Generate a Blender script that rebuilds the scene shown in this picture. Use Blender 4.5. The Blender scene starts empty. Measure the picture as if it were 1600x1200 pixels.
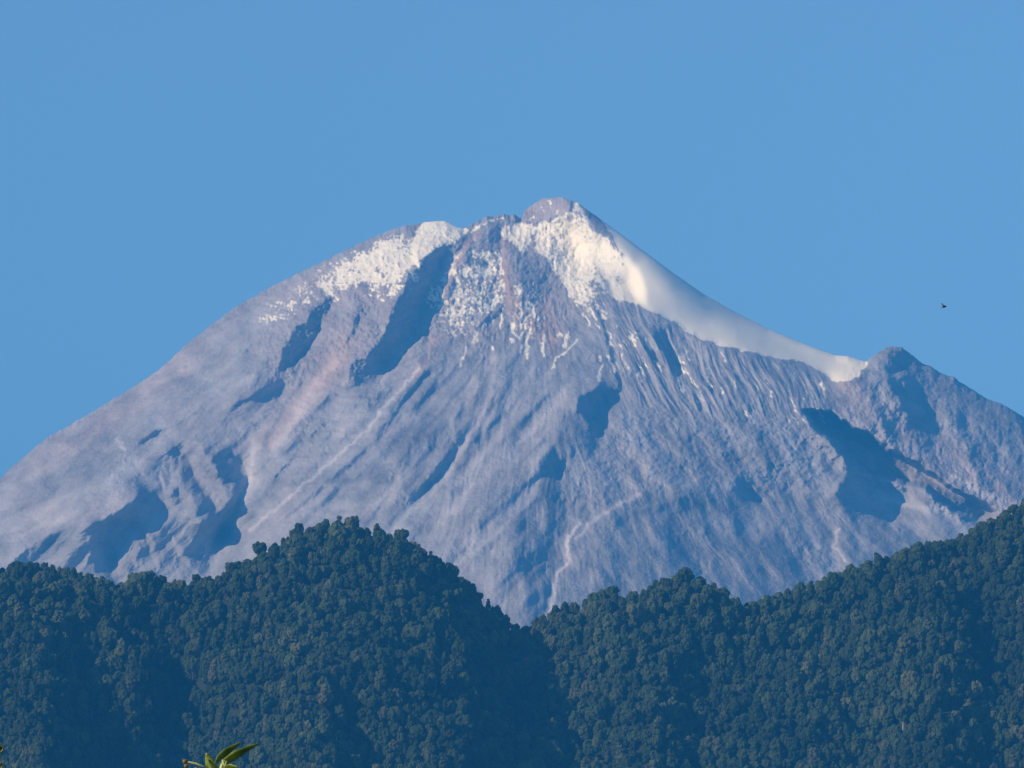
import bpy, bmesh, math, random
import numpy as np
from mathutils import Vector, Matrix

# ------------------------------------------------------------------ camera, sky, sun, exposure
scene = bpy.context.scene
COL = scene.collection
PITCH = math.radians(9.5)
HFOV = math.radians(12.56)
F = 800.0 / math.tan(HFOV / 2)                 # focal length in photo pixels (1600 wide)
CAM = np.array([0.0, 0.0, 1.6])

cam_data = bpy.data.cameras.new("camera")
cam = bpy.data.objects.new("camera", cam_data)
COL.objects.link(cam)
cam.location = CAM
cam.rotation_euler = (math.radians(90) + PITCH, 0, 0)
cam_data.sensor_width = 36.0
cam_data.angle = HFOV
cam_data.clip_start = 0.1
cam_data.clip_end = 120000.0
scene.camera = cam

SUN_EL = math.radians(24)
SUN_AZ = math.radians(-119)                    # from +Y towards +X; negative = left, beyond 90 = behind the camera
sun_dir = Vector((math.sin(SUN_AZ) * math.cos(SUN_EL), math.cos(SUN_AZ) * math.cos(SUN_EL), math.sin(SUN_EL)))

world = bpy.data.worlds.new("World")
scene.world = world
world.use_nodes = True
wn, wl = world.node_tree.nodes, world.node_tree.links
wn.clear()
sky = wn.new("ShaderNodeTexSky")
sky.sky_type = 'NISHITA'
sky.sun_disc = False
sky.sun_elevation = SUN_EL
sky.sun_rotation = SUN_AZ
sky.altitude = 1200
sky.air_density = 1.0
sky.dust_density = 0.0
sky.ozone_density = 5.0
hue = wn.new("ShaderNodeMixRGB")
hue.blend_type = 'MULTIPLY'
hue.inputs[0].default_value = 1.0
hue.inputs[2].default_value = (1.20, 1.17, .99, 1)
bg = wn.new("ShaderNodeBackground")
bg.inputs[1].default_value = 0.10
wo = wn.new("ShaderNodeOutputWorld")
wl.new(sky.outputs[0], hue.inputs[1]); wl.new(hue.outputs[0], bg.inputs[0]); wl.new(bg.outputs[0], wo.inputs[0])

sun_data = bpy.data.lights.new("sun", 'SUN')
sun_data.energy = 5.0
sun_data.angle = math.radians(0.5)
sun_data.color = (1.0, 0.78, 0.48)
sun = bpy.data.objects.new("sun", sun_data)
COL.objects.link(sun)
sun.rotation_euler = (-sun_dir).to_track_quat('-Z', 'Y').to_euler()

scene.view_settings.view_transform = 'Standard'
scene.view_settings.look = 'None'
scene.view_settings.gamma = 1.0
scene.view_settings.exposure = 0.8
scene.view_settings.use_curve_mapping = False
scene.cycles.max_bounces = 4
scene.cycles.volume_bounces = 0
scene.cycles.diffuse_bounces = 2

HAZE_DENSITY = 5.8e-5
HAZE_COLOR = (0.03, 0.34, 1.0, 1)

rng = np.random.default_rng(7)
random.seed(7)

# ------------------------------------------------------------------ helpers
def at(px, py, Y):
    """photo pixel + distance (y, metres) -> world point(s)"""
    px = np.asarray(px, float); py = np.asarray(py, float); Y = np.asarray(Y, float)
    xc = (px - 800) / F; yc = -(py - 600) / F
    dy = math.cos(PITCH) - yc * math.sin(PITCH)
    dz = math.sin(PITCH) + yc * math.cos(PITCH)
    k = Y / dy
    px_, k_ = np.broadcast_arrays(xc, k)
    return np.stack([px_ * k_, np.broadcast_to(Y, k.shape), CAM[2] + dz * k], -1)

def tag(o, label=None, cat=None, group=None, kind=None):
    if label: o["label"] = label
    if cat: o["category"] = cat
    if group: o["group"] = group
    if kind: o["kind"] = kind
    return o

def link_mesh(name, me, mat=None, parent=None):
    o = bpy.data.objects.new(name, me)
    COL.objects.link(o)
    if mat: me.materials.append(mat)
    if parent: o.parent = parent
    return o

def empty(name, loc, rz=0):
    o = bpy.data.objects.new(name, None)
    COL.objects.link(o); o.location = loc; o.rotation_euler = (0, 0, rz)
    o.empty_display_size = 0.3
    return o

def fast_mesh(name, verts, quads, smooth=True):
    me = bpy.data.meshes.new(name)
    verts = np.ascontiguousarray(verts, dtype=np.float32); quads = np.ascontiguousarray(quads, dtype=np.int32)
    k = quads.shape[1]
    me.vertices.add(len(verts)); me.vertices.foreach_set("co", verts.ravel())
    me.loops.add(quads.size); me.loops.foreach_set("vertex_index", quads.ravel())
    me.polygons.add(len(quads))
    me.polygons.foreach_set("loop_start", np.arange(0, quads.size, k, dtype=np.int32))
    me.polygons.foreach_set("loop_total", np.full(len(quads), k, dtype=np.int32))
    me.polygons.foreach_set("use_smooth", np.full(len(quads), smooth))
    me.update(calc_edges=True)
    return me

def grid_quads(nr, nc):
    i = np.arange(nr - 1)[:, None] * nc + np.arange(nc - 1)[None, :]
    return np.stack([i, i + nc, i + nc + 1, i + 1], -1).reshape(-1, 4)

# noise -----------------------------------------------------------
def _hash(ix, iy, seed):
    h = (ix.astype(np.int64) * 374761393 + iy.astype(np.int64) * 668265263 + seed * 974711) & 0xffffffff
    h = ((h ^ (h >> 13)) * 1274126177) & 0xffffffff
    h = h ^ (h >> 16)
    return (h & 0xffff) / 65535.0

def perlin(x, y, seed=0):
    ix = np.floor(x); iy = np.floor(y); fx = x - ix; fy = y - iy
    u = fx * fx * fx * (fx * (fx * 6 - 15) + 10); v = fy * fy * fy * (fy * (fy * 6 - 15) + 10)
    def g(a, b):
        t = _hash(ix + a, iy + b, seed) * 2 * math.pi
        return np.cos(t) * (fx - a) + np.sin(t) * (fy - b)
    n0 = g(0, 0) * (1 - u) + g(1, 0) * u
    n1 = g(0, 1) * (1 - u) + g(1, 1) * u
    return (n0 * (1 - v) + n1 * v) * 1.5

def fbm(x, y, oct=4, seed=0, gain=.5, lac=2.03):
    a, s, t = 1.0, 0, 0
    for k in range(oct):
        s = s + a * perlin(x, y, seed + k * 17); t += a
        x = x * lac + 13.7; y = y * lac - 7.1; a *= gain
    return s / t

def ridged(x, y, oct=4, seed=0, gain=.55):
    a, s, t = 1.0, 0, 0
    for k in range(oct):
        s = s + a * (1 - 2 * np.abs(perlin(x, y, seed + k * 31))); t += a
        x = x * 2.1 + 3.3; y = y * 2.1 + 9.1; a *= gain
    return s / t

def smooth(a, b, x):
    t = np.clip((x - a) / (b - a), 0, 1); return t * t * (3 - 2 * t)

# painting of fields in photo-pixel space ---------------------------
class Field:
    def __init__(s, x0, x1, y0, y1, step):
        s.step = step; s.x0 = x0; s.y0 = y0
        s.xs = np.arange(x0, x1, step); s.ys = np.arange(y0, y1, step)
        s.X, s.Y = np.meshgrid(s.xs, s.ys); s.shape = s.X.shape
    def poly(s, pts):
        P = np.array(pts, float); m = np.zeros(s.shape)
        j0 = max(0, int((P[:, 0].min() - s.x0) / s.step) - 1); j1 = min(s.shape[1], int((P[:, 0].max() - s.x0) / s.step) + 2)
        i0 = max(0, int((P[:, 1].min() - s.y0) / s.step) - 1); i1 = min(s.shape[0], int((P[:, 1].max() - s.y0) / s.step) + 2)
        if j1 <= j0 or i1 <= i0: return m
        X = s.X[i0:i1, j0:j1]; Y = s.Y[i0:i1, j0:j1]; c = np.zeros(X.shape, bool)
        n = len(P)
        for k in range(n):
            x1, y1 = P[k]; x2, y2 = P[(k + 1) % n]
            if y1 == y2: continue
            c ^= ((Y < y1) != (Y < y2)) & (X < (x2 - x1) * (Y - y1) / (y2 - y1) + x1)
        m[i0:i1, j0:j1] = c
        return m
    def line(s, pts, w, w2=None):
        P = np.array(pts, float); m = np.zeros(s.shape); w2 = w if w2 is None else w2
        pad = 3 * max(w, w2)
        j0 = max(0, int((P[:, 0].min() - pad - s.x0) / s.step)); j1 = min(s.shape[1], int((P[:, 0].max() + pad - s.x0) / s.step) + 2)
        i0 = max(0, int((P[:, 1].min() - pad - s.y0) / s.step)); i1 = min(s.shape[0], int((P[:, 1].max() + pad - s.y0) / s.step) + 2)
        if j1 <= j0 or i1 <= i0: return m
        X = s.X[i0:i1, j0:j1]; Y = s.Y[i0:i1, j0:j1]
        best = np.full(X.shape, 1e9); bw = np.full(X.shape, float(w)); n = len(P) - 1
        for k in range(n):
            a = P[k]; d = P[k + 1] - a; L = max((d ** 2).sum(), 1e-6)
            t = np.clip(((X - a[0]) * d[0] + (Y - a[1]) * d[1]) / L, 0, 1)
            dd = np.hypot(X - a[0] - t * d[0], Y - a[1] - t * d[1])
            q = dd < best; best = np.where(q, dd, best); bw = np.where(q, w + (w2 - w) * (k + t) / n, bw)
        m[i0:i1, j0:j1] = np.exp(-(best / bw * 1.6) ** 2)
        return m
    def blur(s, m, sig):
        sig = sig / s.step
        fy = np.fft.fftfreq(s.shape[0])[:, None]; fx = np.fft.rfftfreq(s.shape[1])[None, :]
        return np.fft.irfft2(np.fft.rfft2(m) * np.exp(-2 * (math.pi * sig) ** 2 * (fx ** 2 + fy ** 2)), s=s.shape)
    def relief(s, gx, gy, wl_cut):
        """height whose gradient comes closest to (gx, gy); longest waves left out"""
        ky = 2 * math.pi * np.fft.fftfreq(s.shape[0])[:, None]; kx = 2 * math.pi * np.fft.rfftfreq(s.shape[1])[None, :]
        k0 = 2 * math.pi / (wl_cut / s.step)
        ke = kx * ex + ky * ey; kp = kx * ey - ky * ex      # along the light, across it
        G = 1j * ke * (np.fft.rfft2(gx) * ex + np.fft.rfft2(gy) * ey)
        return -np.fft.irfft2(G / (ke ** 2 + .28 * kp ** 2 + k0 ** 2), s=s.shape) * s.step
    def sample(s, A, px, py):
        u = np.clip((px - s.x0) / s.step, 0, s.shape[1] - 1.001); v = np.clip((py - s.y0) / s.step, 0, s.shape[0] - 1.001)
        j = u.astype(int); i = v.astype(int); fu = u - j; fv = v - i
        return (A[i, j] * (1 - fu) * (1 - fv) + A[i, j + 1] * fu * (1 - fv) + A[i + 1, j] * (1 - fu) * fv + A[i + 1, j + 1] * fu * fv)

ex, ey = -sun_dir.x, sun_dir.z                  # direction (right, down) in which rising ground turns to the sun
_n = math.hypot(ex, ey); ex /= _n; ey /= _n

# materials ---------------------------------------------------------
def mat_new(name):
    m = bpy.data.materials.new(name); m.use_nodes = True
    n = m.node_tree.nodes; l = m.node_tree.links
    return m, n, l, n["Principled BSDF"]

def mat_vcol(name, attr, rough=.95, bump_scale=.02, bump=0.0, bump_dist=1.0):
    m, n, l, b = mat_new(name)
    a = n.new("ShaderNodeAttribute"); a.attribute_name = attr
    l.new(a.outputs["Color"], b.inputs["Base Color"])
    b.inputs["Roughness"].default_value = rough
    b.inputs["Specular IOR Level"].default_value = 0.1
    if bump:
        tc = n.new("ShaderNodeTexCoord"); nz = n.new("ShaderNodeTexNoise")
        nz.inputs["Scale"].default_value = bump_scale; nz.inputs["Detail"].default_value = 6; nz.inputs["Roughness"].default_value = .65
        l.new(tc.outputs["Object"], nz.inputs["Vector"])
        bp = n.new("ShaderNodeBump"); mu = n.new('ShaderNodeMath'); mu.operation = 'MULTIPLY'; mu.inputs[1].default_value = bump; l.new(a.outputs['Alpha'], mu.inputs[0]); l.new(mu.outputs[0], bp.inputs['Strength']); bp.inputs["Distance"].default_value = bump_dist
        l.new(nz.outputs[0], bp.inputs["Height"]); l.new(bp.outputs[0], b.inputs["Normal"])
    return m

def set_vcol(me, rgb, name="col", alpha=None):
    at_ = me.color_attributes.new(name, 'FLOAT_COLOR', 'POINT')
    c = np.ones((len(rgb), 4), np.float32); c[:, :3] = rgb
    if alpha is not None: c[:, 3] = alpha
    at_.data.foreach_set("color", c.ravel())

#MOUNTAIN
# ------------------------------------------------------------------ mountain
SKY = np.array([(-330, 985), (-150, 862), (0, 748), (30, 720), (55, 699), (68, 688), (75, 683), (100, 670), (150, 640), (200, 610), (240, 584),
    (262, 566), (280, 549), (300, 531), (330, 508), (370, 478), (420, 450), (470, 425), (520, 401), (560, 381), (600, 363), (630, 353),
    (652, 350), (664, 347), (680, 345.5), (694, 345), (703, 349), (712, 354), (724, 358), (733, 352), (741, 348), (752, 343), (760, 338), (768, 337.5), (775, 338), (782, 336),
    (790, 335), (797, 336), (803, 335), (812, 340), (816, 340), (819, 330), (823, 326), (828, 323), (836, 317), (843, 312), (850, 309.5), (862, 309), (870, 307.5), (882, 308.5), (889, 312), (894, 314),
    (903, 317), (909, 322), (925, 333), (950, 351), (1000, 388), (1050, 425), (1100, 460), (1150, 488), (1200, 514), (1250, 535), (1290, 550),
    (1305, 555), (1325, 556.5), (1345, 563), (1353, 565), (1361, 558), (1372, 551), (1385, 543), (1399, 541), (1410, 543.5), (1420, 551), (1432, 560), (1440, 567), (1455, 573), (1470, 583), (1480, 586), (1492, 590),
    (1502, 598), (1520, 609), (1540, 622), (1562, 630), (1578, 638), (1600, 652), (1700, 705), (1930, 830)], float)

mf = Field(-340, 1940, 270, 1060, 1.1)
X, Y = mf.X, mf.Y
mf.X = X + fbm(X / 15, Y / 15, 3, 401, .6) * 6.5            # ragged outlines for everything drawn below
mf.Y = Y + fbm(X / 15, Y / 15, 3, 405, .6) * 6.5

D = {}   # blur sigma -> accumulated slope wish
def shade(v, pts, sig=2.5):
    D[sig] = D.get(sig, 0) + v * mf.poly(pts)
def stroke(v, pts, w, w2=None):
    D[0.8] = D.get(0.8, 0) + v * mf.line(pts, w, w2)

# corridors and hollows turned from the sun
shade(-2.0, [(697,383),(692,400),(684,420),(674,440),(668,465),(656,490),(653,510),(640,525),(622,540),(605,562),(590,577),(574,563),(590,530),(607,505),(611,483),(620,470),(632,450),(636,430),(655,415),(668,395),(686,385)], 1.8)
shade(-2.0, [(530,458),(516,482),(506,502),(495,525),(481,545),(458,568),(438,577),(438,557),(449,535),(462,510),(478,500),(488,482),(510,466)], 1.6)
shade(-1.5, [(573,478),(563,510),(546,536),(538,542),(550,508),(558,480)], 1.8)
shade(-1.3, [(553,556),(590,550),(600,575),(582,598),(562,606),(545,592)], 4)
shade(-1.2, [(400,588),(420,586),(442,592),(434,625),(404,622),(383,617)], 5)
stroke(-1.2, [(440,600),(400,622),(360,632),(320,645),(290,656),(250,672),(220,690)], 5, 8)
stroke(-1.0, [(250,672),(205,700),(150,700),(100,705)], 9, 6)
shade(-2.45, [(210,751),(235,768),(262,795),(285,805),(305,816),(325,816),(346,812),(345,850),(340,880),(318,900),(296,880),(280,850),(240,828),(190,822),(140,826),(185,797),(214,776)], 2.5)
shade(-1.35, [(140,826),(190,824),(240,830),(280,852),(296,882),(318,902),(280,950),(180,950),(150,890)], 5)
shade(-1.3, [(-340,990),(-100,900),(0,858),(70,838),(140,815),(165,815),(190,960),(-340,1060)], 3)
shade(-2.4, [(308,694),(335,699),(360,710),(379,720),(386,736),(383,756),(373,780),(367,800),(356,830),(345,848),(325,835),(312,815),(330,805),(352,795),(368,775),(366,757),(343,745),(337,728),(325,710)], 1.6)
shade(-1.0, [(300,755),(330,775),(345,792),(330,806),(312,800),(300,780)], 4)
shade(1.0, [(298,715),(310,704),(325,710),(338,730),(343,745),(365,755),(370,770),(360,790),(348,792),(335,775),(315,760),(300,745)], 2.5)
stroke(-1.2, [(296,725),(302,755),(318,775),(330,800)], 5, 7)
stroke(-1.3, [(270,760),(285,790)], 3)
shade(-1.1, [(235,735),(262,690),(290,700),(300,750),(285,790),(260,780)], 4)
for a in [((172,848),(185,880),(200,905)), ((190,838),(205,865),(214,885)), ((228,838),(240,862),(246,885)), ((268,838),(280,858),(285,872)), ((216,820),(232,842),(240,850)), ((270,745),(262,775),(276,800)), ((288,790),(296,808),(303,815)), ((283,720),(272,760)), ((250,740),(262,778)), ((180,870),(176,900)), ((220,880),(226,900)), ((335,765),(352,792))]:
    stroke(1.7, a, 3.5, 4.5)
stroke(2.0, [(330,885),(345,858),(360,825),(372,797),(385,770),(400,750)], 8, 12)
shade(-1.2, [(-340,960),(-100,850),(0,790),(40,775),(85,758),(96,768),(62,790),(22,806),(-60,850)], 3)
stroke(-.7, [(18,800),(48,788)], 5)
stroke(-.9, [(-10,760),(20,755),(28,750)], 6)
shade(-2.4, [(936,597),(950,604),(968,612),(946,619),(936,632),(929,650),(940,683),(930,676),(914,656),(902,642),(904,625),(918,612),(930,607)], 1.5)
shade(-.75, [(893,645),(905,660),(925,670),(937,690),(925,715),(895,712),(880,692),(872,680),(884,656)], 5)
shade(-1.5, [(862,700),(872,710),(886,720),(872,747),(852,746),(837,731),(845,716)], 3)
shade(-.7, [(856,752),(876,760),(895,776),(892,800),(886,835),(878,842),(850,815),(836,790),(842,768)], 4)
shade(-1.1, [(822,800),(835,822),(850,830),(867,848),(887,868),(882,890),(870,910),(860,935),(840,985),(822,990),(820,910),(805,880),(798,850),(805,825)], 5)
shade(-.6, [(1056,770),(1100,757),(1160,750),(1200,770),(1240,800),(1200,785),(1150,787),(1185,820),(1150,830),(1100,805),(1050,800),(1000,803),(962,830),(935,870),(948,835),(990,790)], 5)
shade(-.8, [(1138,752),(1160,750),(1185,758),(1202,770),(1190,778),(1160,776),(1145,768)], 3)
shade(-.5, [(1045,800),(1062,830),(1085,870),(1105,920),(1070,910),(1042,880),(1035,850),(1030,820)], 5)
shade(-.55, [(948,850),(970,865),(972,890),(965,930),(930,950),(938,905)], 4)
shade(-.5, [(1195,800),(1225,830),(1260,875),(1270,910),(1215,885),(1180,850)], 9)
shade(-1.8, [(1262,649),(1300,649),(1319,662),(1337,673),(1360,684),(1390,708),(1420,720),(1450,739),(1487,765),(1525,784),(1546,799),(1527,812),(1487,797),(1461,779),(1448,758),(1397,750),(1345,736),(1324,720),(1307,697),(1292,682),(1277,667)], 2)
shade(-2.3, [(1326,718),(1341,739),(1352,757),(1364,776),(1379,795),(1394,814),(1424,829),(1446,846),(1480,880),(1440,865),(1405,843),(1375,815),(1345,800),(1320,787),(1304,770),(1317,754),(1325,739)], 2.2)
shade(1.2, [(1345,742),(1400,755),(1455,765),(1490,800),(1540,820),(1500,840),(1440,840),(1400,812),(1370,775)], 6)
shade(-1.8, [(1390,546),(1406,543),(1412,552),(1415,562),(1421,566),(1413,574),(1401,577),(1393,584),(1380,581),(1368,579),(1373,564),(1384,558)], 1.5)
shade(-2.2, [(1389,583),(1400,592),(1408,604),(1420,612),(1428,620),(1440,628),(1447,644),(1443,664),(1430,664),(1420,652),(1411,638),(1403,624),(1396,610),(1388,596)], 1.6)
shade(-1.8, [(1412,583),(1424,590),(1438,604),(1441,616),(1438,622),(1420,606),(1408,592)], 1.3)
shade(-1.0, [(1430,664),(1445,664),(1458,690),(1462,720),(1448,705)], 4)
stroke(-.9, [(1498,640),(1500,660)], 5); stroke(-.8, [(1590,650),(1615,690)], 9, 14)
# rocky head
shade(1.3, [(640,385),(652,360),(664,349),(680,346),(705,350),(722,362),(708,376),(690,384),(672,394),(655,410),(645,430),(636,420)], 3)
shade(1.0, [(500,445),(560,400),(625,366),(645,372),(650,420),(632,450),(600,455),(560,447),(530,458)], 6)
shade(.45, [(838,352),(875,338),(900,325),(930,375),(950,430),(985,470),(970,480),(926,450),(900,470),(862,420),(838,398)], 5)
shade(1.0, [(1000,400),(1060,450),(1130,500),(1200,530),(1300,565),(1345,575),(1310,598),(1200,556),(1070,516),(1000,478),(985,430)], 6)
shade(1.5, [(945,372),(965,385),(990,410),(1005,440),(1010,480),(988,472),(965,462),(945,430),(938,395)], 4)
shade(.8, [(820,325),(850,312),(885,312),(880,332),(850,338)], 3)
shade(-1.5, [(722,359),(735,351),(752,344),(750,352),(735,360)], 1)
shade(-1.4, [(768,352),(780,356),(782,376),(770,386),(762,372)], 2)
stroke(-1.4, [(735,388),(733,405),(745,415),(765,412)], 5)
stroke(-1.5, [(746,508),(765,500),(785,484)], 4.5)
shade(-.9, [(805,408),(835,414),(856,430),(861,452),(852,482),(830,472),(810,450)], 4)
shade(-1.6, [(886,312),(894,313),(894,332),(888,330)], 1.2)
stroke(1.2, [(745,365),(728,385),(712,412),(700,440),(688,465)], 5, 7)
stroke(1.3, [(788,372),(786,400),(790,440),(795,470),(800,500)], 5, 6)
stroke(-1.1, [(822,338),(832,352)], 4); stroke(-.8, [(812,345),(818,330)], 3)
for a in [((835,372),(850,400),(862,420)), ((880,380),(886,405)), ((905,420),(915,440)), ((900,350),(920,380)), ((860,365),(875,400),(880,430)), ((925,400),(945,440),(955,460))]:
    stroke(-.7, a, 3, 5)
for a in [((700,405),(690,430),(676,450)), ((712,430),(700,470)), ((752,430),(745,470)), ((770,440),(765,480))]:
    stroke(-1.0, a, 4, 6)
# left shoulder small ribs
for a in [((480,545),(500,520),(515,490)), ((530,540),(545,505),(552,475)), ((585,545),(600,510),(606,480)), ((640,560),(655,525)), ((668,560),(672,525)), ((598,600),(610,570)), ((620,575),(640,545),(648,530))]:
    stroke(1.3, a, 4, 5)
shade(1.0, [(598,520),(612,508),(600,530),(560,560),(520,590),(490,600),(500,570),(540,550)], 4)
shade(.9, [(590,485),(604,475),(612,490),(600,497),(588,500)], 2)
shade(.7, [(500,560),(545,545),(520,600),(470,650),(420,690),(440,640),(480,600)], 8)
stroke(1.8, [(655,575),(625,610),(600,637),(573,673),(533,707),(487,747),(433,793),(390,830)], 6, 9)
stroke(-1.3, [(668,580),(640,615),(615,645),(585,690),(548,722),(500,765),(450,805)], 7, 10)
stroke(-1.2, [(545,560),(520,580),(508,598)], 4)
stroke(1.0, [(770,545),(767,610),(752,653),(722,703),(685,757),(640,800),(620,830)], 6, 10)
stroke(-.9, [(755,560),(750,610),(735,650),(708,700),(695,722),(676,752),(650,780)], 7, 9)
stroke(-1.4, [(722,685),(705,712),(690,728),(672,752),(660,768)], 7, 9)
stroke(-1.3, [(722,632),(718,650)], 8)
stroke(1.2, [(702,652),(712,690),(720,708)], 4); stroke(1.2, [(668,745),(680,760),(672,752)], 4)
shade(-.45, [(620,660),(700,640),(720,680),(690,740),(650,800),(600,830),(590,760)], 10)
shade(1.0, [(622,760),(615,790),(600,815),(590,800),(605,775)], 4)
stroke(1.1, [(880,640),(840,690),(800,730),(760,760),(710,800),(670,850)], 8, 12)
stroke(-.8, [(850,690),(815,720),(770,745)], 6, 8)
stroke(1.0, [(850,745),(822,790),(780,825),(740,855),(700,890)], 8, 12)
stroke(-.8, [(820,760),(780,800),(735,830)], 8, 12)
stroke(-.8, [(640,790),(690,800),(720,790)], 7)
stroke(1.1, [(905,815),(885,845),(888,878),(868,902),(864,935),(855,965)], 5, 7)
stroke(-1.0, [(895,700),(888,740),(905,770),(893,800)], 5)
stroke(1.2, [(998,772),(960,792),(925,815),(900,842)], 7, 7)
stroke(1.0, [(898,770),(885,790),(893,800)], 3.5)
for v, a, w in [(-.8, ((560,470),(548,500),(530,535)), 5), (-.9, ((618,470),(600,500),(585,530)), 5), (1.1, ((628,455),(612,485),(596,515)), 4), (-.9, ((470,600),(440,640),(410,690)), 6),
                (-.8, ((520,610),(490,650),(455,700)), 6), (.8, ((430,650),(400,700),(385,740)), 6), (-.7, ((610,610),(580,640),(540,680)), 6), (-.9, ((700,560),(680,600),(650,640)), 7),
                (-.7, ((470,700),(440,735),(415,770)), 5), (-.8, ((560,740),(520,775),(480,800)), 6), (-.6, ((800,580),(785,640),(750,700)), 7), (.8, ((830,590),(800,650),(765,700)), 6),
                (-.6, ((860,610),(830,650),(795,690)), 6), (.8, ((895,610),(860,650),(820,690)), 6), (-.7, ((880,720),(840,745),(790,770)), 6), (.8, ((780,600),(772,640),(752,680)), 4),
                (-.9, ((760,830),(800,810),(830,790)), 7), (-.8, ((700,880),(740,860),(790,830)), 8), (.9, ((1070,770),(1030,785),(985,800)), 5), (-.6, ((1100,840),(1120,880),(1130,930)), 9),
                (-.7, ((1210,840),(1240,880),(1260,920)), 9), (.7, ((1180,840),(1200,880),(1215,920)), 8), (.9, ((1310,800),(1305,850),(1325,880)), 5), (-.7, ((1330,830),(1340,860)), 6),
                (-.6, ((1480,640),(1510,680),(1540,740)), 9), (-.7, ((1500,640),(1498,665)), 6), (.7, ((1465,640),(1490,690),(1520,740)), 8), (-.6, ((1560,660),(1590,720)), 10),
                (.8, ((1340,600),(1330,640),(1350,660)), 7), (-.7, ((1362,600),(1372,640),(1392,680)), 7), (-.6, ((330,560),(300,590),(270,610)), 6), (-.6, ((380,510),(350,540),(320,570)), 5),
                (-.6, ((420,480),(395,510),(370,530)), 5), (.7, ((410,500),(385,530),(355,560)), 4), (-.7, ((200,650),(150,690),(100,720)), 7), (.7, ((180,720),(120,760),(60,800)), 8)]:
    stroke(v, a, w, w * 1.5)
# single flutes right of the head
stroke(-1.8, [(928,478),(944,510),(953,545),(962,580),(970,612)], 3.2)
stroke(1.3, [(952,485),(960,520),(965,560),(974,600)], 3.2)
shade(-2.2, [(1016,511),(1042,521),(1046,545),(1056,560),(1065,582),(1059,590),(1042,562),(1031,543),(1022,528)], 1.2)
shade(-1.8, [(997,524),(1012,534),(1020,551),(1043,583),(1031,573),(1012,554)], 1.2)
stroke(2.0, [(1042,520),(1050,545),(1058,562),(1064,575)], 2.6)
stroke(1.8, [(1014,522),(1022,545),(1040,570),(1052,588)], 2.4)
stroke(1.4, [(1070,552),(1068,585),(1076,602),(1092,620),(1104,640)], 4, 6)
stroke(-1.8, [(1068,596),(1083,610),(1091,638)], 4)
stroke(-1.4, [(1095,588),(1108,600),(1116,614)], 4)
stroke(-1.2, [(1140,628),(1155,650)], 5)
stroke(-1.2, [(975,640),(978,670)], 3)

flut = np.clip(mf.blur(mf.poly([(930,462),(992,470),(1060,506),(1100,530),(1200,556),(1290,590),(1300,640),(1240,655),(1150,650),(1080,650),(1010,640),(975,620),(955,560)]), 9), 0, 1)
lava = np.clip(mf.blur(mf.poly([(930,660),(1000,640),(1100,640),(1200,650),(1270,655),(1320,720),(1300,770),(1200,760),(1120,745),(1040,760),(960,800),(900,820),(885,780),(900,720)]), 12), 0, 1)
head = np.clip(mf.blur(mf.poly([(500,430),(640,350),(724,350),(830,320),(900,330),(940,400),(930,470),(880,540),(800,520),(760,560),(690,540),(620,560),(560,600),(430,600),(400,520)]), 12), 0, 1)
glac = np.clip(mf.blur(mf.poly([(966,386),(940,340),(1000,370),(1352,555),(1352,572),(1341,590),(1311,596),(1285,581),(1260,566),(1225,562),(1200,555),(1181,551),(1125,540),(1097,529),(1069,516),(1059,505),(1042,497),(1012,482),(990,472),(982,430)]), 2.5), 0, 1)
rightr = np.clip(mf.blur(mf.poly([(1340,560),(1400,530),(1950,800),(1950,1050),(1560,820),(1480,760),(1400,720),(1320,660),(1310,600)]), 8), 0, 1)

scree = np.clip(mf.blur(mf.poly([(690,560),(900,560),(900,700),(840,760),(820,900),(760,960),(600,860),(470,830),(400,860),(520,720),(640,590)]), 25), 0, 1)
# procedural ravines fanning from the head
wx = fbm(X / 90, Y / 90, 3, 5) * 22; wy = fbm(X / 90, Y / 90, 3, 9) * 22
Xa, Ya = X + wx, Y + wy
cyy = 230 + 190 * smooth(380, 620, X) * (1 - smooth(860, 1010, X)); cxx = 800 + 50 * smooth(500, 700, X) * (1 - smooth(860, 1010, X))
th = np.arctan2(X + wx * .5 - cxx, np.maximum(Y + wy * .5 - cyy, 25)); rr = np.hypot(Xa - 800, Ya - 230)
ero = ridged(th * 8 + 3, rr / 200, 2, 3, .5)                # big spurs; the smaller ones branch off them
fan = .62 * ero + .38 * ridged(th * 17 + ero * .55 + 3, rr / 110 + ero * .3, 4, 13, .62)
fan2 = ridged(th * 40 + ero * 1.1 + 5, rr / 60, 4, 8, .62)
th3 = (X + wx * .5 - 0.46 * (Y + wy * .5 - 450))
fl = ridged(th3 / 23, Ya / 120, 3, 21, .6)
bumps = fbm(X / 11, Y / 9, 4, 40, .6)
bumps2 = fbm(X / 34, Y / 26, 4, 44, .55)
Rn = (fan * 9.0 + fan2 * 1.1) * (1 - .95 * glac) * (1 - .6 * flut) * (1 - .4 * head) * (.35 + .65 * smooth(330, 520, rr)) * (1 - .45 * scree)
Rn += fl * 9.0 * flut * (1 - glac)
Rn += bumps * 4.2 * lava + bumps2 * 6 * lava
Rn += (fbm(X / 9, Y / 11, 3, 60, .62) * 4.6 + ridged(Xa / 40, Ya / 55, 4, 66, .62) * 6.5) * head * (1 - glac)
Rn += (fbm(X / 16, Y / 22, 4, 70, .65) * 6.5) * rightr
rough = smooth(.05, .4, fbm(X / 75, Y / 60, 2, 85)) * (1 - glac)
Rn += (fbm(X / 9, Y / 11, 3, 87, .6) * 3.2 + fbm(X / 28, Y / 34, 2, 89) * 5) * rough
Rn += fbm(X / 13, Y / 13, 3, 80, .55) * .9 * (1 - glac)
ud, vd = X * .70 + Y * .71, X * .71 - Y * .70               # long soft swells lying down to the left, as the old flows do
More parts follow.
